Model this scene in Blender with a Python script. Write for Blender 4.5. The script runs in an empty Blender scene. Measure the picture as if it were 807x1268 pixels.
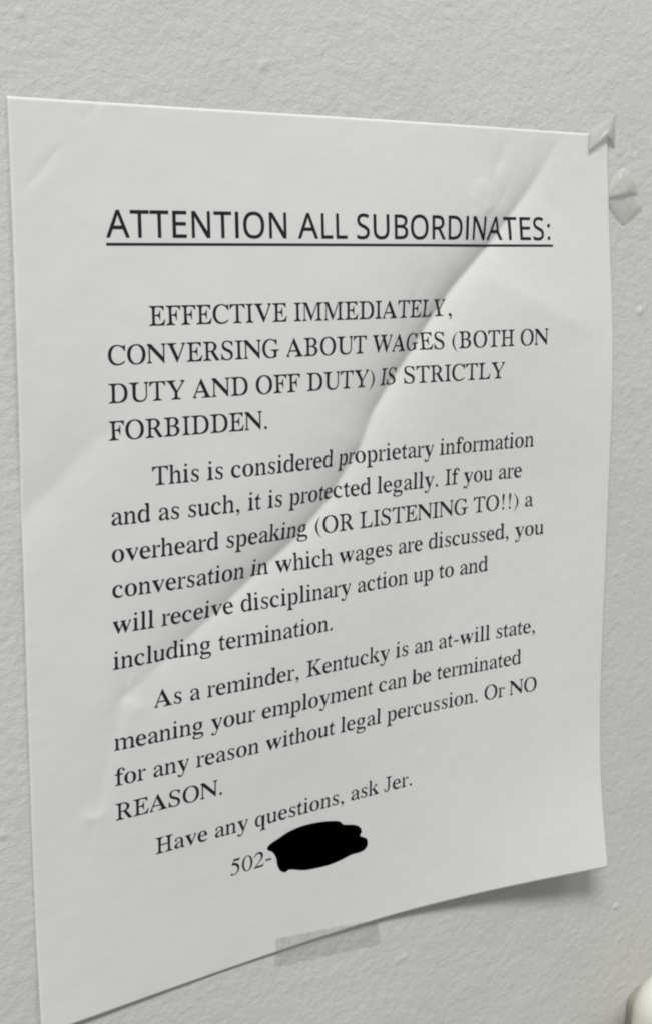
import bpy, bmesh, math
import numpy as np
from mathutils import Matrix, Vector
from mathutils.geometry import tessellate_polygon

IN = 0.0254
scene = bpy.context.scene
C = scene.collection

def W3(x, y, h):
    """wall inches (right, up, off the wall) -> metres: the wall is the XZ plane, the room is at -Y"""
    return (x*IN, -h*IN, y*IN)

# ------------------------------------------------------------------ camera, light, exposure
CAM = (-0.20977, -0.52481, -0.00233, -3.45855, -1.75053, 12.78072, 1445.487)
def make_camera():
    a, b, c = CAM[:3]
    Rx = Matrix(((1,0,0),(0,math.cos(a),-math.sin(a)),(0,math.sin(a),math.cos(a))))
    Ry = Matrix(((math.cos(b),0,math.sin(b)),(0,1,0),(-math.sin(b),0,math.cos(b))))
    Rz = Matrix(((math.cos(c),-math.sin(c),0),(math.sin(c),math.cos(c),0),(0,0,1)))
    R = Rz @ Ry @ Rx
    M = Matrix(((1,0,0),(0,0,-1),(0,1,0)))
    cam = bpy.data.cameras.new('camera')
    o = bpy.data.objects.new('camera', cam); C.objects.link(o)
    m = (M @ R).to_4x4(); m.translation = Vector(W3(*CAM[3:6]))
    o.matrix_world = m
    cam.sensor_fit = 'VERTICAL'; cam.sensor_height = 24
    cam.lens = CAM[6]*24/1268
    cam.clip_start = 0.01; cam.clip_end = 50
    cam.dof.use_dof = True; cam.dof.focus_distance = 0.36; cam.dof.aperture_fstop = 18
    scene.camera = o
make_camera()

world = bpy.data.worlds.new('World'); scene.world = world; world.use_nodes = True
bg = world.node_tree.nodes['Background']
bg.inputs[0].default_value = (1.0, 1.0, 0.995, 1); bg.inputs[1].default_value = 0.25

def area(name, loc, target, sx, sy, power, col):
    l = bpy.data.lights.new(name, 'AREA'); l.shape = 'RECTANGLE'; l.size = sx; l.size_y = sy
    l.energy = power; l.color = col
    o = bpy.data.objects.new(name, l); C.objects.link(o); o.location = loc
    o.rotation_euler = (Vector(target)-Vector(loc)).to_track_quat('-Z', 'Y').to_euler()
T0 = (0.12, 0, -0.14)
area('ceiling_panel_light', (-0.95, -1.75, 2.35), T0, 1.1, 0.55, 86.0, (1.0, 0.99, 0.967))
area('far_ceiling_panel_light', (1.1, -2.0, 2.5), T0, 0.9, 0.5, 16.0, (1.0, 0.99, 0.965))

scene.view_settings.view_transform = 'Standard'; scene.view_settings.look = 'None'
scene.view_settings.exposure = 0.0; scene.view_settings.gamma = 1
scene.render.engine = 'CYCLES'
scene.cycles.filter_width = 2.05
scene.cycles.use_denoising = True

# ------------------------------------------------------------------ materials
def mat(name, col, rough=0.6, spec=0.3, alpha=1.0):
    m = bpy.data.materials.new(name); m.use_nodes = True
    p = m.node_tree.nodes['Principled BSDF']
    p.inputs['Base Color'].default_value = (*col, 1); p.inputs['Roughness'].default_value = rough
    p.inputs['Specular IOR Level'].default_value = spec; p.inputs['Alpha'].default_value = alpha
    return m
def nodes(m): return m.node_tree.nodes, m.node_tree.links, m.node_tree.nodes['Principled BSDF']
def noise(N, Lk, coord, scale, detail=3, rough=0.5, dist=0.0):
    n = N.new('ShaderNodeTexNoise'); n.inputs['Scale'].default_value = scale
    n.inputs['Detail'].default_value = detail; n.inputs['Roughness'].default_value = rough
    n.inputs['Distortion'].default_value = dist
    Lk.new(coord, n.inputs['Vector']); return n
def ramp(N, Lk, src, p0, c0, p1, c1):
    r = N.new('ShaderNodeValToRGB'); e = r.color_ramp.elements
    e[0].position = p0; e[0].color = (*c0, 1); e[1].position = p1; e[1].color = (*c1, 1)
    Lk.new(src, r.inputs[0]); return r
def bump(N, Lk, src, dist, strength=1.0, prev=None):
    b = N.new('ShaderNodeBump'); b.inputs['Distance'].default_value = dist; b.inputs['Strength'].default_value = strength
    Lk.new(src, b.inputs['Height'])
    if prev: Lk.new(prev.outputs[0], b.inputs['Normal'])
    return b

def wall_material():
    m = mat('painted_wall', (0.6, 0.6, 0.58), 0.42, 0.35); N, Lk, p = nodes(m)
    tc = N.new('ShaderNodeTexCoord').outputs['Object']
    big = noise(N, Lk, tc, 9, 3)
    r = ramp(N, Lk, big.outputs[0], 0.3, (0.635, 0.632, 0.615), 0.7, (0.675, 0.673, 0.657))
    Lk.new(r.outputs[0], p.inputs['Base Color'])
    fine = noise(N, Lk, tc, 1300, 2)
    b = bump(N, Lk, fine.outputs[0], 0.0001, 0.5)
    mid = noise(N, Lk, tc, 500, 3, 0.6, 0.35)
    b2 = bump(N, Lk, mid.outputs[0], 0.00045, 0.75, b)
    Lk.new(b2.outputs[0], p.inputs['Normal'])
    rr = ramp(N, Lk, mid.outputs[0], 0.3, (0.36,)*3, 0.7, (0.52,)*3); Lk.new(rr.outputs[0], p.inputs['Roughness'])
    return m
def paper_material():
    m = mat('printer_paper', (0.80, 0.80, 0.80), 0.62, 0.25); N, Lk, p = nodes(m)
    tc = N.new('ShaderNodeTexCoord').outputs['Object']
    n = noise(N, Lk, tc, 30, 4)
    r = ramp(N, Lk, n.outputs[0], 0.3, (0.735, 0.738, 0.737), 0.7, (0.755, 0.758, 0.757)); Lk.new(r.outputs[0], p.inputs['Base Color'])
    f = noise(N, Lk, tc, 2200, 3)
    b = bump(N, Lk, f.outputs[0], 0.00002, 0.5)
    w = noise(N, Lk, tc, 55, 3, 0.55)
    b2 = bump(N, Lk, w.outputs[0], 0.0007, 0.6, b)
    Lk.new(b2.outputs[0], p.inputs['Normal'])
    return m
def tape_material(name, col, alpha, rough):
    m = mat(name, col, rough, 0.5, alpha); N, Lk, p = nodes(m)
    tc = N.new('ShaderNodeTexCoord').outputs['Object']
    n = noise(N, Lk, tc, 500, 3)
    b = bump(N, Lk, n.outputs[0], 0.00015, 0.6); Lk.new(b.outputs[0], p.inputs['Normal'])
    mr = N.new('ShaderNodeMapRange'); mr.inputs['To Min'].default_value = alpha-0.1; mr.inputs['To Max'].default_value = alpha+0.1
    Lk.new(n.outputs[0], mr.inputs[0]); Lk.new(mr.outputs[0], p.inputs['Alpha'])
    return m
M_WALL = wall_material(); M_PAPER = paper_material()
M_TONER = mat('black_toner', (0.016, 0.016, 0.017), 0.5, 0.25)
M_MARK = mat('black_marker', (0.0, 0.0, 0.0), 1.0, 0.0)
M_TAPE = tape_material('matte_tape', (0.42, 0.425, 0.40), 0.12, 0.22)
M_CRUMPLE = tape_material('crumpled_tape', (0.76, 0.76, 0.73), 0.30, 0.22)
M_PLASTIC = mat('cream_plastic', (0.77, 0.77, 0.70), 0.5, 0.3)
M_CORNER = tape_material('corner_tape', (0.72, 0.72, 0.70), 0.48, 0.3)
M_PBASE = mat('cream_plastic_base', (0.58, 0.59, 0.5), 0.5, 0.4)

# ------------------------------------------------------------------ object helpers
def tag(o, label=None, cat=None, group=None, kind=None):
    for k, v in (('label', label), ('category', cat), ('group', group), ('kind', kind)):
        if v: o[k] = v
    return o
def link_mesh(name, verts, faces, m, parent=None, smooth=True):
    me = bpy.data.meshes.new(name); me.from_pydata([tuple(map(float, v)) for v in verts], [], faces); me.update()
    if smooth: me.polygons.foreach_set('use_smooth', [True]*len(me.polygons))
    me.materials.append(m)
    o = bpy.data.objects.new(name, me); C.objects.link(o); o.parent = parent
    return o
def solid(o, t, off=-1.0):
    s = o.modifiers.new('thickness', 'SOLIDIFY'); s.thickness = t; s.offset = off
    return o

# ------------------------------------------------------------------ the sheet's shape (inches; u right, v down, h off the wall)
HG = [0.0656, 0.0437, 0.0195, 0.0139, 0.0124, 0.0143, 0.0164, 0.0417, 0.1521, 0.2831, 0.0398, 0.0396, 0.0368, 0.0358, 0.01, 0.0168, 0.0215, 0.0086, 0.1065, 0.1802, 0.0187, 0.0291, 0.0819, 0.1378, 0.1299, 0.1197, 0.0758, 0.0087, 0.0359, 0.0651, 0.0161, 0.048, 0.1352, 0.1999, 0.2597, 0.2179, 0.098, 0.0181, 0.0093, 0.0256, 0.0141, 0.0749, 0.2401, 0.2554, 0.1135, 0.0861, 0.0658, 0.0491, 0.0475, 0.1728, 0.0086, 0.0134, 0.187, 0.2343, 0.0976, 0.1284, 0.1743, 0.1955, 0.3706, 0.5871, 0.0041, -0.0331, 0.1042, 0.3539, 0.3649, 0.3636, 0.3407, 0.4192, 0.8002, 1.1273, 0.0125, 0.0118, 0.1467, 0.4002, 0.5413, 0.5611, 0.5743, 0.7608, 1.1769, 1.6387]
DU = [0.1576, 0.1168, 0.0716, 0.0193, -0.0379, -0.0937, -0.1422, -0.1788, -0.2021, -0.2184, 0.1222, 0.0964, 0.0657, 0.0256, -0.023, -0.0699, -0.1105, -0.1418, -0.1584, -0.1678, 0.085, 0.0714, 0.0539, 0.0281, -0.0067, -0.0414, -0.0717, -0.0952, -0.1081, -0.1155, 0.0456, 0.0428, 0.0372, 0.0263, 0.011, -0.0084, -0.0283, -0.0441, -0.0544, -0.0615, 0.0047, 0.0137, 0.0217, 0.0251, 0.0229, 0.0177, 0.0102, 0.0032, -0.0022, -0.0068, -0.036, -0.0153, 0.0072, 0.024, 0.0322, 0.0377, 0.0412, 0.0437, 0.0465, 0.0468, -0.0741, -0.0417, -0.0054, 0.0248, 0.0432, 0.0561, 0.067, 0.0782, 0.09, 0.0973, -0.1084, -0.0632, -0.0178, 0.0218, 0.0512, 0.0731, 0.0915, 0.1097, 0.1278, 0.1442]
DV = [0.0671, 0.0562, 0.0457, 0.0381, 0.0351, 0.0362, 0.0399, 0.0447, 0.0491, 0.0525, 0.0646, 0.0534, 0.0395, 0.0295, 0.0256, 0.0239, 0.0227, 0.0226, 0.023, 0.022, 0.0592, 0.0478, 0.033, 0.0216, 0.0157, 0.0101, 0.0039, -0.0017, -0.0056, -0.0095, 0.0504, 0.0406, 0.029, 0.0165, 0.0041, -0.0072, -0.0173, -0.0263, -0.0342, -0.0405, 0.0406, 0.0336, 0.0261, 0.0136, -0.004, -0.0207, -0.0348, -0.0473, -0.0596, -0.0693, 0.0324, 0.0274, 0.0221, 0.0115, -0.0055, -0.0242, -0.0432, -0.0625, -0.0803, -0.0944, 0.0261, 0.0223, 0.0169, 0.0076, -0.0065, -0.025, -0.0473, -0.0724, -0.0962, -0.1155, 0.0206, 0.0168, 0.0115, 0.0035, -0.0087, -0.0268, -0.0508, -0.0786, -0.1068, -0.1333]
BLOT = [[3.045, 9.392], [3.097, 9.343], [3.202, 9.303], [3.361, 9.241], [3.575, 9.212], [3.83, 9.229], [4.014, 9.265], [4.126, 9.303], [4.191, 9.367], [4.353, 9.415], [4.448, 9.481], [4.472, 9.55], [4.45, 9.61], [4.546, 9.673], [4.57, 9.753], [4.541, 9.827], [4.454, 9.858], [4.322, 9.858], [4.135, 9.897], [3.95, 9.916], [3.766, 9.906], [3.583, 9.88], [3.384, 9.81], [3.313, 9.828], [3.242, 9.785], [3.195, 9.692], [3.177, 9.58], [3.123, 9.475], [3.063, 9.433]]

NU, NV = 8, 10
HG = np.array(HG); DU = np.array(DU); DV = np.array(DV)
def bs(t, n):
    x = np.clip(t, 0, 1)*(n-3); i = np.minimum(x.astype(int), n-4); f = x-i
    w = np.stack([(1-f)**3, 3*f**3-6*f**2+4, -3*f**3+3*f**2+3*f+1, f**3], 1)/6
    M = np.zeros((len(t), n)); r = np.arange(len(t))
    for k in range(4): M[r, i+k] += w[:, k]
    return M
def line_dist(u, v, P, D):
    best = np.full(len(u), 1e9); sg = np.zeros(len(u)); dp = np.zeros(len(u))
    P = np.array(P, float)
    for k in range(len(P)-1):
        a, b = P[k], P[k+1]; d = b-a; l2 = d@d
        t = np.clip(((u-a[0])*d[0]+(v-a[1])*d[1])/l2, 0, 1)
        r = np.hypot(u-a[0]-t*d[0], v-a[1]-t*d[1])
        s = np.where(d[0]*(v-a[1])-d[1]*(u-a[0]) < 0, 1., -1.)
        m = r < best-1e-9
        best = np.where(m, r, best); sg = np.where(m, s, sg); dp = np.where(m, D[k]*(1-t)+D[k+1]*t, dp)
    return best, sg, dp
def fold(u, v, P, D, wpos, wneg, eps):
    """a crease along a polyline: D is its depth at each point, wpos / wneg how far it spreads to either side"""
    r, s, d = line_dist(u, v, P, D); r = np.sqrt(r*r+eps*eps)-eps
    return -d*np.exp(-r/np.where(s > 0, wpos, wneg))
CR = [[7.58, 0.129], [7.101, 0.748], [6.415, 1.498], [5.822, 2.055], [5.438, 2.501], [5.134, 2.902], [4.794, 3.341], [4.565, 3.664], [4.397, 4.066], [3.911, 4.735], [3.408, 5.208], [2.822, 5.626], [2.289, 6.033], [1.677, 6.475], [1.098, 6.92]]
CD = [0.1,0.5,.95,1.1,1.1,1,1,.9,.8,.8,.8,.8,.6,.35,0.0]
def height(u, v):
    B = (bs((u+0.3)/9.1, NU)[:, :, None]*bs((v+0.3)/11.6, NV)[:, None, :]).reshape(len(u), -1)
    h = B@HG + 0.135*fold(u, v, CR, CD, 0.85, 0.38, 0.014) + 0.030*fold(u, v, CR, CD, 0.14, 0.17, 0.010)
    h += fold(u, v, [[1.15,6.87],[.971,7.407],[.864,7.909],[.800,8.28]], [.020,.022,.024,.02], .14, .34, .03)
    h += fold(u, v, [[1.098,6.873],[1.277,7.013],[1.5,7.123]], [-.012,-.016,0], .12, .16, .02)
    h += fold(u, v, [[1.4,6.66],[1.098,6.88]], [.0,.022], .14, .10, .02)
    h += fold(u, v, [[.56,8.22],[.68,8.32],[.78,8.335],[.95,8.26]], [0,-.018,-.022,0], .07, .12, .012)
    h += fold(u, v, [[-.03,4.536],[.394,4.164],[.867,3.694],[1.4,3.40]], [.045,.035,.022,0], .45, .3, .04)
    h += fold(u, v, [[6.75,.5],[6.60,.9],[6.2,1.25]], [0,.012,0], .07, .12, .015)
    h += fold(u, v, [[5.35,1.75],[5.1,2.2],[4.9,2.75]], [0,.012,0], .16, .10, .03)
    h += fold(u, v, [[7.2,.75],[7.6,1.05],[7.9,1.5]], [0,.010,0], .16, .2, .03)
    h += fold(u, v, [[2.0,5.0],[2.3,5.25],[2.55,5.7]], [0,-.010,0], .2, .2, .04)
    h += fold(u, v, [[5.6,2.15],[5.72,2.45],[5.9,2.6]], [0,.008,0], .05, .08, .012)
    h += fold(u, v, [[5.9,1.85],[6.358,1.948],[7.005,2.225],[7.681,2.515],[8.3,2.7]], [0,-.012,-.03,-.03,0], .3, .35, .06)
    h += fold(u, v, [[.995,.019],[.843,.186]], [.008,.004], .05, .05, .01)
    h += fold(u, v, [[.62,.42],[.487,.562],[.284,.802],[.05,1.05]], [0,.010,.008,0], .05, .04, .01)
    h += fold(u, v, [[6.677,.12],[6.52,.45],[6.40,.68]], [.0,.014,.004], .05, .12, .03)
    h += fold(u, v, [[6.02,1.10],[6.22,1.10],[6.42,1.00],[6.56,.88]], [.0,-.014,-.014,.0], .06, .10, .02)
    r = np.hypot((u-6.225), (v-0.87)*1.02)                      # the round bump pressed into the sheet
    h += 0.012/(1+np.exp((r-0.19)/0.022))
    # the cut edges roll back towards the wall a little
    for d, a, w in ((v, .016, .035), (u, .011, .04), (8.5-u, .014, .04)):
        h -= a*np.clip(1-d/w, 0, 1)**2
    h += 0.006
    return 0.5*(h+np.sqrt((h-0.012)**2+0.0001))+0.006
def sheet(u, v, lift=0.0):
    """flat sheet coordinates -> metres on the curled sheet, lift inches above its face"""
    u = np.atleast_1d(np.asarray(u, float)); v = np.atleast_1d(np.asarray(v, float))
    def pos(u, v):
        B = (bs((u+0.3)/9.1, NU)[:, :, None]*bs((v+0.3)/11.6, NV)[:, None, :]).reshape(len(u), -1)
        return np.stack([u+B@DU, -(v+B@DV), height(u, v)], 1)
    p = pos(u, v)
    if lift:
        e = 0.01
        a = pos(u+e, v)-pos(u-e, v); b = pos(u, v-e)-pos(u, v+e)
        n = np.cross(a, b); n /= np.linalg.norm(n, axis=1)[:, None]
        p = p+n*lift
    return np.stack([p[:, 0]*IN, -p[:, 2]*IN, p[:, 1]*IN], 1)

# ------------------------------------------------------------------ lettering
# Outlines come from Blender's built-in typeface; a serif text face is cut from its bold serif letters by
# thinning the stems and fitting each letter to the proportions of an ordinary book roman.
BB = dict(A=(15,0,706,674),B=(17,0,593,662),C=(28,-14,633,676),D=(16,0,685,662),E=(12,0,597,662),F=(12,0,546,662),G=(32,-14,709,676),H=(19,0,702,662),
 I=(18,0,315,662),J=(10,-14,370,662),K=(34,0,723,662),L=(12,0,598,662),M=(12,0,863,662),N=(12,-11,707,662),O=(34,-14,688,676),P=(16,0,542,662),
 R=(17,0,659,662),S=(42,-14,491,676),T=(17,0,593,662),U=(14,-14,705,662),V=(16,-11,697,662),W=(5,-11,932,662),Y=(22,0,703,662),
 a=(37,-10,442,460),b=(3,-10,468,683),c=(25,-10,412,460),d=(27,-10,491,683),e=(25,-10,424,460),f=(20,0,383,683),g=(28,-218,470,460),
 h=(9,0,487,683),i=(16,0,253,683),k=(7,0,505,683),l=(19,0,257,683),m=(16,0,775,460),n=(16,0,485,460),o=(29,-10,470,460),p=(5,-217,470,460),
 q=(24,-217,488,460),r=(5,0,335,460),s=(51,-10,348,459),t=(13,-10,279,579),u=(9,-10,479,450),v=(19,-14,477,450),w=(21,-14,694,450),y=(14,-218,475,450))
BB.update({'5': (32,-14,438,688), '0': (24,-14,476,676), '2': (30,0,475,676)})
ADV = {' ':250,'A':722,'B':667,'C':667,'D':722,'E':611,'F':556,'G':722,'H':722,'I':333,'J':389,'K':722,'L':611,'M':889,'N':722,'O':722,'P':556,'R':667,'S':556,'T':611,'U':722,'V':722,'W':944,'Y':722,
 'a':444,'b':500,'c':444,'d':500,'e':444,'f':333,'g':500,'h':500,'i':278,'j':278,'k':500,'l':278,'m':778,'n':500,'o':500,'p':500,'q':500,'r':333,'s':389,'t':278,'u':500,'v':500,'w':722,'y':500,
 '5':500,'0':500,'2':500,'.':250,',':250,'(':333,')':333,'-':333,'!':333}
HEADW = {'A':(.579,.004,.004),'T':(.487,.01,.01),'E':(.488,.085,.045),'N':(.646,.085,.085),'I':(.252,.085,.085),'O':(.662,.045,.045),'L':(.42,.085,.01),
 'S':(.459,.045,.04),'U':(.642,.08,.08),'B':(.544,.085,.04),'R':(.543,.085,.01),'D':(.615,.085,.045),' ':(.226,0,0)}

def outlines(ch):
    """closed contours of one character as arrays of points"""
    cu = bpy.data.curves.new('t', 'FONT'); cu.body = ch; cu.size = 1
    ob = bpy.data.objects.new('t', cu); C.objects.link(ob)
    dg = bpy.context.evaluated_depsgraph_get()
    crv = ob.evaluated_get(dg).to_curve(dg)
    out = []
    for sp in crv.splines:
        pts = []
        if sp.type == 'BEZIER':
            bp = sp.bezier_points; n = len(bp)
            for k in range(n):
                a, b = bp[k], bp[(k+1) % n]
                P0, P1, P2, P3 = [np.array(q[:2]) for q in (a.co, a.handle_right, b.handle_left, b.co)]
                ch_ = P3-P0; L = np.linalg.norm(ch_)
                if L < 1e-7: continue
                dev = max(abs(ch_[0]*(P1-P0)[1]-ch_[1]*(P1-P0)[0]), abs(ch_[0]*(P2-P0)[1]-ch_[1]*(P2-P0)[0]))/L
                m = 1 if dev < 0.002 else int(np.clip(L/0.05, 2, 7))
                for j in range(m):
                    t = j/m
                    pts.append((1-t)**3*P0+3*t*(1-t)**2*P1+3*t*t*(1-t)*P2+t**3*P3)
        else:
            pts = [np.array(q.co[:2]) for q in sp.points]
        pts = np.array(pts)
        keep = np.linalg.norm(pts-np.roll(pts, 1, 0), axis=1) > 1e-5
        out.append(pts[keep])
    bpy.data.objects.remove(ob)
    return out

def thin(cs, gain, const=None):
    """narrow the thick strokes of a bold letter; hairlines stay"""
    segA = np.concatenate(cs); segB = np.concatenate([np.roll(c, -1, 0) for c in cs])
    def area_(c): x, y = c[:, 0], c[:, 1]; return 0.5*np.sum(x*np.roll(y, -1)-y*np.roll(x, -1))
    big = max(cs, key=lambda c: abs(area_(c))); sgn = 1 if area_(big) > 0 else -1   # outer contours' direction
    res = []
    for c in cs:
        A_ = c; B_ = np.roll(c, -1, 0); d = B_-A_; L = np.linalg.norm(d, axis=1); d = d/L[:, None]
        nrm = np.stack([-d[:, 1], d[:, 0]], 1)*sgn                    # points into the ink
        off = np.zeros(len(c))
        for k in range(len(c)):
            T = 9; e = segB-segA
            for fr in ((.08, .3, .5, .7, .92) if L[k] > 0.06 else (.5,)):
                o = A_[k]+(B_[k]-A_[k])*fr+nrm[k]*1e-5; w = segA-o
                den = nrm[k][0]*e[:, 1]-nrm[k][1]*e[:, 0]
                with np.errstate(all='ignore'):
                    t = (w[:, 0]*e[:, 1]-w[:, 1]*e[:, 0])/den; s = (w[:, 0]*nrm[k][1]-w[:, 1]*nrm[k][0])/den
                ok = (np.abs(den) > 1e-9) & (t > 1e-4) & (s >= 0) & (s <= 1)
                if ok.any(): T = min(T, t[ok].min())
            if T < 0.06: x = 0
            elif T < 0.20: x = (T-0.06)*gain
            else: x = max(0, 0.14*gain*(0.26-T)/0.06)
            off[k] = x/2 if const is None else const
        # keep neighbours on a smooth curve alike
        for _ in range(2):
            o2 = off.copy()
            for k in range(len(c)):
                for j in (k-1, (k+1) % len(c)):
                    if d[k]@d[j] > 0.86: o2[k] = 0.5*o2[k]+0.5*min(off[k], off[j])+0.0
            off = o2
        new = []
        for k in range(len(c)):
            j = k-1
            n1, n2, o1, o2 = nrm[j], nrm[k], off[j], off[k]
            cr = n1[0]*n2[1]-n1[1]*n2[0]
            if abs(cr) < 0.35:
                q = (n1*o1+n2*o2)/2
            else:
                q = np.array([o1*n2[1]-o2*n1[1], n1[0]*o2-n2[0]*o1])/cr
                m = np.linalg.norm(q)
                if m > 0.06: q *= 0.06/m
            new.append(c[k]+q)
        res.append(np.array(new))
    return res
def fit_box(cs, box):
    P = np.concatenate(cs); lo = P.min(0); hi = P.max(0); b0 = np.array(box[:2]); b1 = np.array(box[2:])
    return [(c-lo)/(hi-lo)*(b1-b0)+b0 for c in cs]
def disc(x, y, r, n=14):
    a = np.linspace(0, 2*np.pi, n, endpoint=False); return np.stack([x+r*np.cos(a), y+r*np.sin(a)], 1)
def paren(flip):
    t = np.linspace(-1, 1, 15)
    o = np.stack([48+256*np.abs(t)**1.9, 250+426*t], 1); i = np.stack([135+169*np.abs(t)**2.1, 250+426*t], 1)[::-1]
    c = np.concatenate([o, i[1:-1]])
    if flip: c[:, 0] = 333-c[:, 0]
    return c/1000
CACHE = {}; A0 = np.linspace(0, 2*np.pi, 26, endpoint=False)
def glyph(ch):
    if ch in CACHE: return CACHE[ch]
    if ch == '.': r = [disc(.125, .045, .056)]
    elif ch == ',':
        a = np.radians(np.linspace(-75, 215, 14)); h = np.stack([.118+.057*np.cos(a), .047+.057*np.sin(a)], 1)
        r = [np.concatenate([h, [[.085, .0], [.125, -.012], [.142, -.045], [.125, -.085], [.07, -.123], [.08, -.141], [.14, -.108], [.178, -.055]]])]
        r = [np.array([[.056,.044],[.062,.075],[.085,.097],[.115,.102],[.15,.094],[.178,.068],[.192,.03],[.19,-.02],[.17,-.07],[.13,-.115],[.083,-.141],[.072,-.124],[.11,-.098],[.137,-.06],[.145,-.02],[.135,-.006],[.115,-.008],[.085,.002],[.064,.02]])]
    elif ch == '0': r = [np.stack([.25+.226*np.cos(A0), .331+.345*np.sin(A0)], 1), np.stack([.25+.137*np.cos(A0), .331+.318*np.sin(A0)], 1)[::-1]]
    elif ch == '2': r = [np.array([[475,137],[461,142],[438,103],[412,84],[370,76],[128,76],[284,240],[352,318],[400,395],[424,460],[426,505],[412,575],[375,628],[318,664],[252,676],[180,664],[118,630],[66,570],[31,478],[52,473],[82,530],[122,574],[165,598],[205,604],[262,594],[305,562],[332,515],[339,460],[328,394],[292,318],[215,212],[30,12],[30,0],[424,0]])/1000]
    elif ch == '5': r = [np.array([[438,681],[396,588],[174,588],[147,524],[225,505],[300,473],[362,424],[402,350],[413,275],[404,180],[365,95],[302,30],[230,-4],[150,-14],[92,-10],[48,8],[32,32],[38,56],[58,69],[84,68],[112,54],[145,32],[182,24],[232,34],[280,68],[318,125],[335,200],[328,276],[298,340],[244,388],[170,418],[90,430],[80,438],[181,676],[384,676],[412,679],[430,690]])/1000]
    elif ch == '-': r = [np.array([[.039,.194],[.285,.194],[.285,.257],[.039,.257]])]
    elif ch in '()': r = [paren(ch == ')')]
    elif ch == '!':
        r = [disc(.184, .045, .055), np.array([[.172,.176],[.196,.176],[.205,.29],[.222,.42],[.236,.56],[.234,.63],[.215,.668],[.184,.676],[.153,.668],[.134,.63],[.132,.56],[.146,.42],[.163,.29]])]
    else:
        if ch.isupper(): code = 0x1D400+ord(ch)-65
        elif ch.islower(): code = 0x1D41A+ord(ch)-97
        else: code = 0x1D7CE+ord(ch)-48
        r = fit_box(thin(outlines(chr(code)), 0.52 if ch == 'p' else 0.66), [x/1000 for x in BB[ch]])
    CACHE[ch] = r
    return r
def head_glyph(ch):
    if ch == ':': return [disc(.134, .055, .052), disc(.134, .40, .052)], .267
    w, l, r = HEADW[ch]
    if ch == ' ': return [], w
    if ch == 'I': return [np.array([[l, 0], [l+.092, 0], [l+.092, .622], [l, .622]])], w
    over = .011 if ch in 'OSU' else 0
    return fit_box(thin(outlines(chr(0x1D5A0+ord(ch)-65)), 0, -0.005), (l, -over, w-r, .622+(over if ch != 'U' else 0))), w

for _c in "ABCDEFGHIJKLMNORSTUVWYabcdefghiklmnopqrstuvwy502": glyph(_c)
HEAD = {_c: head_glyph(_c) for _c in "ATENIOLSUBRD: "}

# ------------------------------------------------------------------ wall
def sheet_box(x0, x1, z0, z1, y, n=1):
    return [(x0, y, z0), (x1, y, z0), (x1, y, z1), (x0, y, z1)]
def make_wall():
    # fine grid with real roller relief where it is seen, plain sheet beyond it
    xs = np.concatenate([[-1.6], np.arange(-1.6, 11.9, 0.035), [60.]])
    xs[0] = -60
    zs = np.concatenate([[-50.], np.arange(-16.2, 3.2, 0.035), [50.]])
    X, Z = np.meshgrid(xs, zs); X = X.ravel(); Z = Z.ravel()
    rng = np.random.default_rng(4)
    def vnoise(x, z, s, seed):
        r = np.random.default_rng(seed); G = r.random((256, 256))
        x = x/s; z = z/s; i = np.floor(x).astype(int); j = np.floor(z).astype(int); a = x-i; b = z-j
        a = a*a*(3-2*a); b = b*b*(3-2*b); i0 = i % 256; j0 = j % 256; i1 = (i+1) % 256; j1 = (j+1) % 256
        return (G[i0, j0]*(1-a)+G[i1, j0]*a)*(1-b)+(G[i0, j1]*(1-a)+G[i1, j1]*a)*b
    wx = X+0.12*vnoise(X, Z, .22, 7); wz = Z+0.12*vnoise(X, Z, .22, 8)
    n1 = vnoise(wx+wz*.35, wz-wx*.25, .15, 1); n2 = vnoise(wx, wz, .085, 2); n3 = vnoise(X, Z, .6, 3)
    r1 = 1-np.abs(2*n1-1)
    H = 0.0075*r1*(.35+.9*n3) + 0.0045*n2 + 0.004*n3
    edge = (np.abs(X) > 50) | (np.abs(Z) > 40); H[edge] = 0
    # pock marks and paint specks of the real wall
    for x, z, r, a in ((9.455,-12.19,.04,.045),(9.57,-12.83,.03,.035),(9.281,-2.461,.045,.03),(9.052,-6.436,.035,.025),
                       (0.28,0.78,.03,.03),(9.0,-.2,.03,-.02),(5.25,-11.75,.035,.028),(5.12,-11.77,.03,.026),(4.9,-12.3,.03,.02),
                       (-.1,-1.0,.035,-.03),(9.35,-4.4,.03,.02),(3.1,.5,.05,.015),(7.2,1.0,.03,.02),(7.0,-13.5,.04,.02),(8.72,-.33,.03,-.02),(8.8,-.45,.03,-.02),
                       (-.5,-7.0,.05,.02),(-.45,-8.3,.05,.022)):
        H += a*np.exp(-((X-x)**2+(Z-z)**2)/r**2)
    nx, nz = len(xs), len(zs)
    idx = np.arange(nx*nz).reshape(nz, nx)
    F = np.stack([idx[:-1, :-1], idx[:-1, 1:], idx[1:, 1:], idx[1:, :-1]], -1).reshape(-1, 4)
    me = bpy.data.meshes.new('wall')
    V = np.stack([X*IN, -(H-0.012)*IN, Z*IN], 1)
    me.vertices.add(len(V)); me.vertices.foreach_set('co', V.ravel())
    me.loops.add(F.size); me.loops.foreach_set('vertex_index', F.ravel())
    me.polygons.add(len(F)); me.polygons.foreach_set('loop_start', np.arange(0, F.size, 4))
    me.polygons.foreach_set('use_smooth', np.ones(len(F), bool)); me.update(calc_edges=True)
    me.materials.append(M_WALL)
    o = bpy.data.objects.new('wall', me); C.objects.link(o)
    tag(o, 'off white painted wall with fine roller texture', kind='structure')
make_wall()

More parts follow.
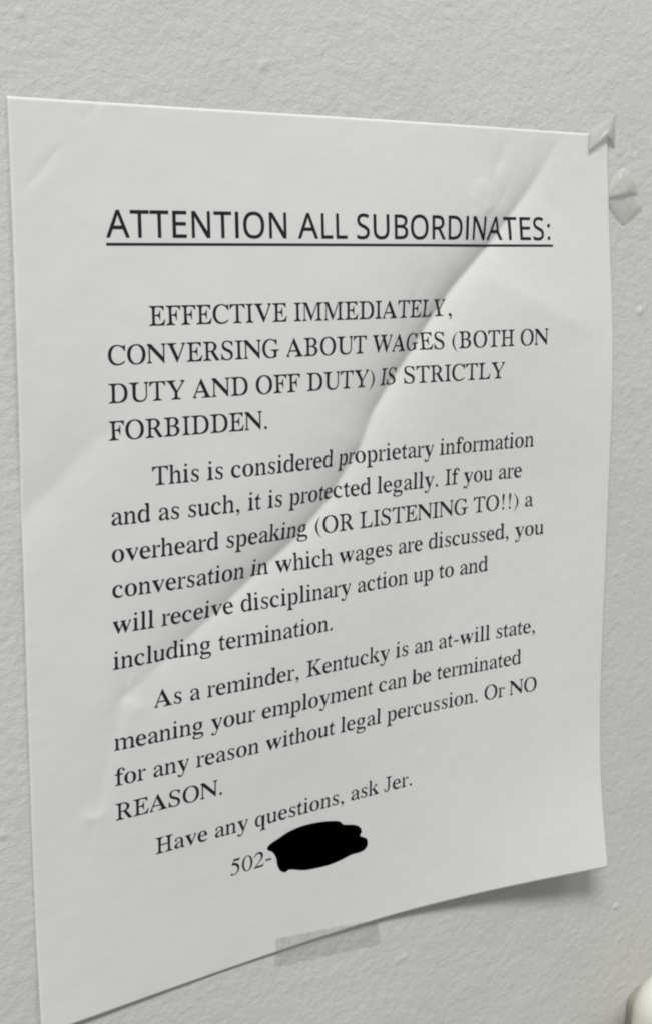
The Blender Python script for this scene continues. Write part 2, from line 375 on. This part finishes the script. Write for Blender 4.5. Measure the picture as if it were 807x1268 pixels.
# ------------------------------------------------------------------ the notice: sheet of paper
notice = bpy.data.objects.new('printed_notice', None); C.objects.link(notice)
notice.empty_display_size = 0.02
tag(notice, 'creased white paper notice in black type headed ATTENTION ALL SUBORDINATES, taped to the wall', 'notice')
def make_paper():
    us = np.unique(np.concatenate([np.linspace(0, 8.5, 281), np.linspace(0, .1, 8), 8.5-np.linspace(0, .1, 8)]))
    vs = np.unique(np.concatenate([np.linspace(0, 11, 361), np.linspace(0, .1, 8)]))
    U, V = np.meshgrid(us, vs)
    P = sheet(U.ravel(), V.ravel())
    idx = np.arange(len(us)*len(vs)).reshape(len(vs), len(us))
    F = np.stack([idx[1:, :-1], idx[1:, 1:], idx[:-1, 1:], idx[:-1, :-1]], -1).reshape(-1, 4)
    me = bpy.data.meshes.new('paper_sheet')
    me.vertices.add(len(P)); me.vertices.foreach_set('co', P.ravel())
    me.loops.add(F.size); me.loops.foreach_set('vertex_index', F.ravel())
    me.polygons.add(len(F)); me.polygons.foreach_set('loop_start', np.arange(0, F.size, 4))
    me.polygons.foreach_set('use_smooth', np.ones(len(F), bool)); me.update(calc_edges=True)
    me.materials.append(M_PAPER)
    o = bpy.data.objects.new('paper_sheet', me); C.objects.link(o); o.parent = notice
    solid(o, 0.00011)
    return o
paper = make_paper()

INK = 0.005      # toner sits this many inches above the paper's face
def print_shapes(name, groups, m, label=None):
    """groups: per letter a list of contours in sheet inches; all laid on the curled sheet as one printed line"""
    verts = []; faces = []
    for cs in groups:
        tri = tessellate_polygon([[Vector((p[0], p[1], 0)) for p in c] for c in cs])
        P = [tuple(p) for p in np.concatenate(cs)]; mids = {}
        stack = [tuple(t) for t in tri]; done = []
        while stack:                                            # cut long triangles so the print follows the folds
            t = stack.pop()
            e = [(math.dist(P[t[k]], P[t[(k+1) % 3]]), k) for k in range(3)]; L, k = max(e)
            if L <= 0.06: done.append(t); continue
            i, j, o = t[k], t[(k+1) % 3], t[(k+2) % 3]; key = (min(i, j), max(i, j))
            if key not in mids:
                mids[key] = len(P); P.append(((P[i][0]+P[j][0])/2, (P[i][1]+P[j][1])/2))
            q = mids[key]; stack += [(i, q, o), (q, j, o)]
        P = np.array(P); base = len(verts)
        for t in done:
            a, b, c = (P[k] for k in t)
            ar = (b[0]-a[0])*(c[1]-a[1])-(b[1]-a[1])*(c[0]-a[0])
            if abs(ar) < 1e-9: continue
            f = [base+k for k in t]
            faces.append(f if ar < 0 else f[::-1])
        verts += P.tolist()
    V = np.array(verts); verts = sheet(V[:, 0], V[:, 1], INK).tolist()
    o = link_mesh(name, verts, faces, m, notice, smooth=False)
    return tag(o, label) if label else o
def split_contours(cs):
    """group each outer contour with the holes inside it"""
    if len(cs) == 1: return [cs]
    def ar(c): x, y = c[:, 0], c[:, 1]; return 0.5*np.sum(x*np.roll(y, -1)-y*np.roll(x, -1))
    s = 1 if ar(max(cs, key=lambda c: abs(ar(c)))) > 0 else -1
    outer = [c for c in cs if ar(c)*s > 0]; holes = [c for c in cs if ar(c)*s <= 0]
    g = [[c] for c in outer]
    for h in holes:
        hc = h.mean(0)
        for k in g:
            lo = k[0].min(0); hi = k[0].max(0)
            if (hc > lo).all() and (hc < hi).all(): k.append(h); break
    return g

EM = 0.33388; LM = 1.0043
LINES = [(1,2.429,"EFFECTIVE IMMEDIATELY,"),(0,2.858,"CONVERSING ABOUT WAGES (BOTH ON"),(0,3.29,"DUTY AND OFF DUTY) IS STRICTLY"),(0,3.719,"FORBIDDEN."),
 (1,4.287,"This is considered proprietary information"),(0,4.718,"and as such, it is protected legally. If you are"),(0,5.16,"overheard speaking (OR LISTENING TO!!) a"),
 (0,5.593,"conversation in which wages are discussed, you"),(0,6.034,"will receive disciplinary action up to and"),(0,6.483,"including termination."),
 (1,7.068,"As a reminder, Kentucky is an at-will state,"),(0,7.52,"meaning your employment can be terminated"),(0,7.981,"for any reason without legal percussion. Or NO"),
 (0,8.44,"REASON."),(1,9.038,"Have any questions, ask Jer."),(2,9.644,"502-")]
for ind, v, txt in LINES:
    x = LM+(0, .5, 1.5053)[ind]; groups = []
    k_is = txt.find(' IS ') if 'STRICTLY' in txt else -9
    for k, ch in enumerate(txt):
        if ch != ' ':
            sh = 0.02 if k in (k_is+1, k_is+2) and k_is > 0 else 0.0
            cs = [np.stack([x+(c[:, 0]+sh*c[:, 1])*EM, v-c[:, 1]*EM], 1) for c in glyph(ch)]
            groups += split_contours(cs)
        x += ADV[ch]/1000*EM
    print_shapes('text_line', groups, M_TONER, 'printed line reading "%s"' % txt)
x = 1.033; groups = []; HE = 0.4835
for ch in "ATTENTION ALL SUBORDINATES:":
    cs, w = HEAD[ch]
    if cs: groups += split_contours([np.stack([x+c[:, 0]*HE, 1.443-c[:, 1]*HE+0.0*c[:, 0]], 1) for c in cs])
    x += w*HE
print_shapes('heading_text', groups, M_TONER, 'bold sans serif heading ATTENTION ALL SUBORDINATES:')
print_shapes('heading_underline', [[np.array([[a, 1.503], [b, 1.503], [b, 1.531], [a, 1.531]])] for a, b in [(1.033, 7.440)]], M_TONER)
def smooth_loop(P, n=4):
    P = np.array(P); out = []
    for k in range(len(P)):
        a, b, c, d = P[k-1], P[k], P[(k+1) % len(P)], P[(k+2) % len(P)]
        for j in range(n):
            t = j/n; out.append(0.5*(2*b+(c-a)*t+(2*a-5*b+4*c-d)*t*t+(3*b-a-3*c+d)*t**3))
    return np.array(out)
INK = 0.007
print_shapes('ink_blot', [[smooth_loop(BLOT)]], M_MARK, 'solid black scribble over the rest of the phone number')

# ------------------------------------------------------------------ tape
def strip(rows, nu, nv, m, name, parent=None, thick=0.00005):
    """surface through rows of control points (wall inches + height), smooth across, sampled nu x nv"""
    R = np.array(rows, float)                                          # rows x cols x 3
    def cat(P, t):
        n = len(P)-1; x = t*n; i = min(int(x), n-1); f = x-i
        a, b, c, d = P[max(i-1, 0)], P[i], P[i+1], P[min(i+2, n)]
        return 0.5*(2*b+(c-a)*f+(2*a-5*b+4*c-d)*f*f+(3*b-a-3*c+d)*f**3)
    G = [[cat([cat(r, i/nu) for r in R], j/nv) for i in range(nu+1)] for j in range(nv+1)]
    verts = [W3(*p) for row in G for p in row]
    faces = [[j*(nu+1)+i, (j+1)*(nu+1)+i, (j+1)*(nu+1)+i+1, j*(nu+1)+i+1] for j in range(nv) for i in range(nu)]
    o = link_mesh(name, verts, faces, m, parent); solid(o, thick, 0)
    return o
# corner tape: folded over the sheet's top right corner, lower edge lifted, end creased against the wall
t = strip([[(8.082,.015,.07),(8.326,.132,.065),(8.50,.215,.04),(8.595,.275,.02)],
           [(8.077,-.10,.085),(8.29,.02,.09),(8.49,.10,.07),(8.605,.05,.02)],
           [(8.067,-.21,.10),(8.22,-.12,.11),(8.40,-.005,.11),(8.612,-.13,.02)],
           [(8.055,-.255,.10),(8.21,-.168,.105),(8.395,-.056,.105),(8.618,-.17,.02)]], 18, 14, M_CORNER, 'tape_piece')
tag(t, 'small folded piece of tape over the top right corner of the notice', 'tape')
# loose crumpled tape off the right edge: upper flap rolled over a lower flap
root = bpy.data.objects.new('crumpled_tape', None); C.objects.link(root); root.location = W3(8.78, -.85, 0); root.empty_display_size = .01
tag(root, 'crumpled loose tape stuck to the wall beside the right edge of the notice', 'tape')
def reparent(o, r):
    o.parent = r; o.matrix_parent_inverse = Matrix.Translation(-Vector(r.location))
a = strip([[(8.47,-.76,.02),(8.70,-.50,.012),(8.89,-.485,.012),(9.09,-.72,.02)],
           [(8.47,-.79,.06),(8.69,-.61,.07),(8.89,-.60,.08),(9.09,-.76,.05)],
           [(8.46,-.82,.07),(8.69,-.73,.09),(8.89,-.70,.10),(9.06,-.79,.06)],
           [(8.46,-.87,.07),(8.68,-.83,.09),(8.88,-.79,.09),(9.03,-.81,.06)],
           [(8.47,-.895,.03),(8.68,-.885,.025),(8.87,-.845,.025),(9.02,-.825,.03)]], 28, 28, M_CRUMPLE, 'upper_flap')
reparent(a, root)
b = strip([[(8.48,-.885,.02),(8.68,-.88,.02),(8.87,-.84,.02),(9.03,-.815,.03)],
           [(8.52,-.93,.035),(8.72,-.94,.045),(8.92,-.91,.05),(9.12,-.88,.05)],
           [(8.61,-1.03,.03),(8.78,-1.05,.05),(8.96,-1.04,.05),(9.19,-.965,.045)],
           [(8.76,-1.18,.015),(8.84,-1.225,.02),(8.90,-1.215,.02),(9.02,-1.11,.025)]], 20, 20, M_CRUMPLE, 'lower_flap')
reparent(b, root)
# clear tape across the bottom edge: lies on the paper, steps down over its cut edge onto the wall
def bottom_tape():
    nu, nv = 60, 30; TL = (3.115,-10.755); TR = (4.755,-10.945); BL = (3.106,-11.20); BR = (4.816,-11.388)
    us = np.linspace(0, 8.5, 300); E = sheet(us, np.full(300, 11.0))/IN
    verts = []
    for j in range(nv+1):
        for i in range(nu+1):
            s, tt = i/nu, j/nv
            x = (TL[0]*(1-s)+TR[0]*s)*(1-tt)+(BL[0]*(1-s)+BR[0]*s)*tt
            y = (TL[1]*(1-s)+TR[1]*s)*(1-tt)+(BL[1]*(1-s)+BR[1]*s)*tt
            y += (0.012*math.sin(i*.55)+0.009*math.sin(i*1.37+1)+.006*math.sin(i*2.9))*(tt if tt > .5 else (0.5-tt)*.6)
            ye = np.interp(x, E[:, 0], E[:, 2])
            verts.append((x, y, ye))
    X, Y, YE = np.array(verts).T; u, v = X.copy(), -Y
    for _ in range(4):
        q = sheet(np.clip(u, 0, 8.5), np.clip(v, 0, 11))/IN; u += X-q[:, 0]; v -= Y-q[:, 2]
    hp = -sheet(np.clip(u, 0, 8.5), np.clip(v, 0, 11))[:, 1]/IN+0.008
    d = np.clip((Y-(YE-0.10))/0.095, 0, 1); d = d*d*(3-2*d)
    hw = 0.014+0.003*np.sin(X*31+Y*17)*np.sin(Y*43-X*9)
    verts = [W3(*p) for p in zip(X, Y, hp*d+hw*(1-d))]
    faces = [[j*(nu+1)+i, (j+1)*(nu+1)+i, (j+1)*(nu+1)+i+1, j*(nu+1)+i+1] for j in range(nv) for i in range(nu)]
    o = link_mesh('tape_strip', verts, faces, M_TAPE); solid(o, 0.00004, 1)
    tag(o, 'clear matte strip of tape across the bottom edge of the notice', 'tape')
bottom_tape()

# ------------------------------------------------------------------ cream plastic fixture, bottom right
def fixture():
    r = bpy.data.objects.new('wall_fixture', None); C.objects.link(r); r.location = W3(10.9, -16.0, 0); r.empty_display_size = .02
    tag(r, 'cream plastic fixture with a rounded corner on the wall at the bottom right', 'fixture')
    def rounded(x0, x1, y0, y1, rad, prof, name, m):
        """rounded rectangle lofted along prof = [(height, inset)]"""
        rings = []
        n = 14
        for h, ins in prof:
            ring = []; R_ = max(rad-ins, 0.02)
            for cx, cy, a0 in ((x1-rad, y1-rad, 0), (x0+rad, y1-rad, 90), (x0+rad, y0+rad, 180), (x1-rad, y0+rad, 270)):
                for k in range(n+1):
                    a = math.radians(a0+90*k/n); ring.append(W3(cx+R_*math.cos(a), cy+R_*math.sin(a), h))
            rings.append(ring)
        L = len(rings[0]); verts = [p for q in rings for p in q]; faces = []
        for j in range(len(rings)-1):
            for k in range(L):
                faces.append([j*L+k, j*L+(k+1) % L, (j+1)*L+(k+1) % L, (j+1)*L+k])
        faces.append([(len(rings)-1)*L+k for k in range(L)]); faces.append([k for k in range(L)][::-1])
        o = link_mesh(name, verts, faces, m); reparent(o, r)
        return o
    c = []
    for k in range(9):
        a = math.radians(90*k/8); c.append((1.14+0.26*math.sin(a), 0.26-0.26*math.cos(a)))
    rounded(FX0, FX0+3.1, FY1-4.6, FY1, 0.62, [(0.86, .26), (0.88, .16), (0.94, .07), (1.02, .02), (1.10, .0)]+c, 'cover', M_PLASTIC)
    rounded(FX0+.9, FX0+2.4, FY1-3.7, FY1-1.1, 0.3, [(0.0, .0), (0.88, .0)], 'mounting_base', M_PBASE)
FX0, FY1 = 8.92, -12.78
fixture()
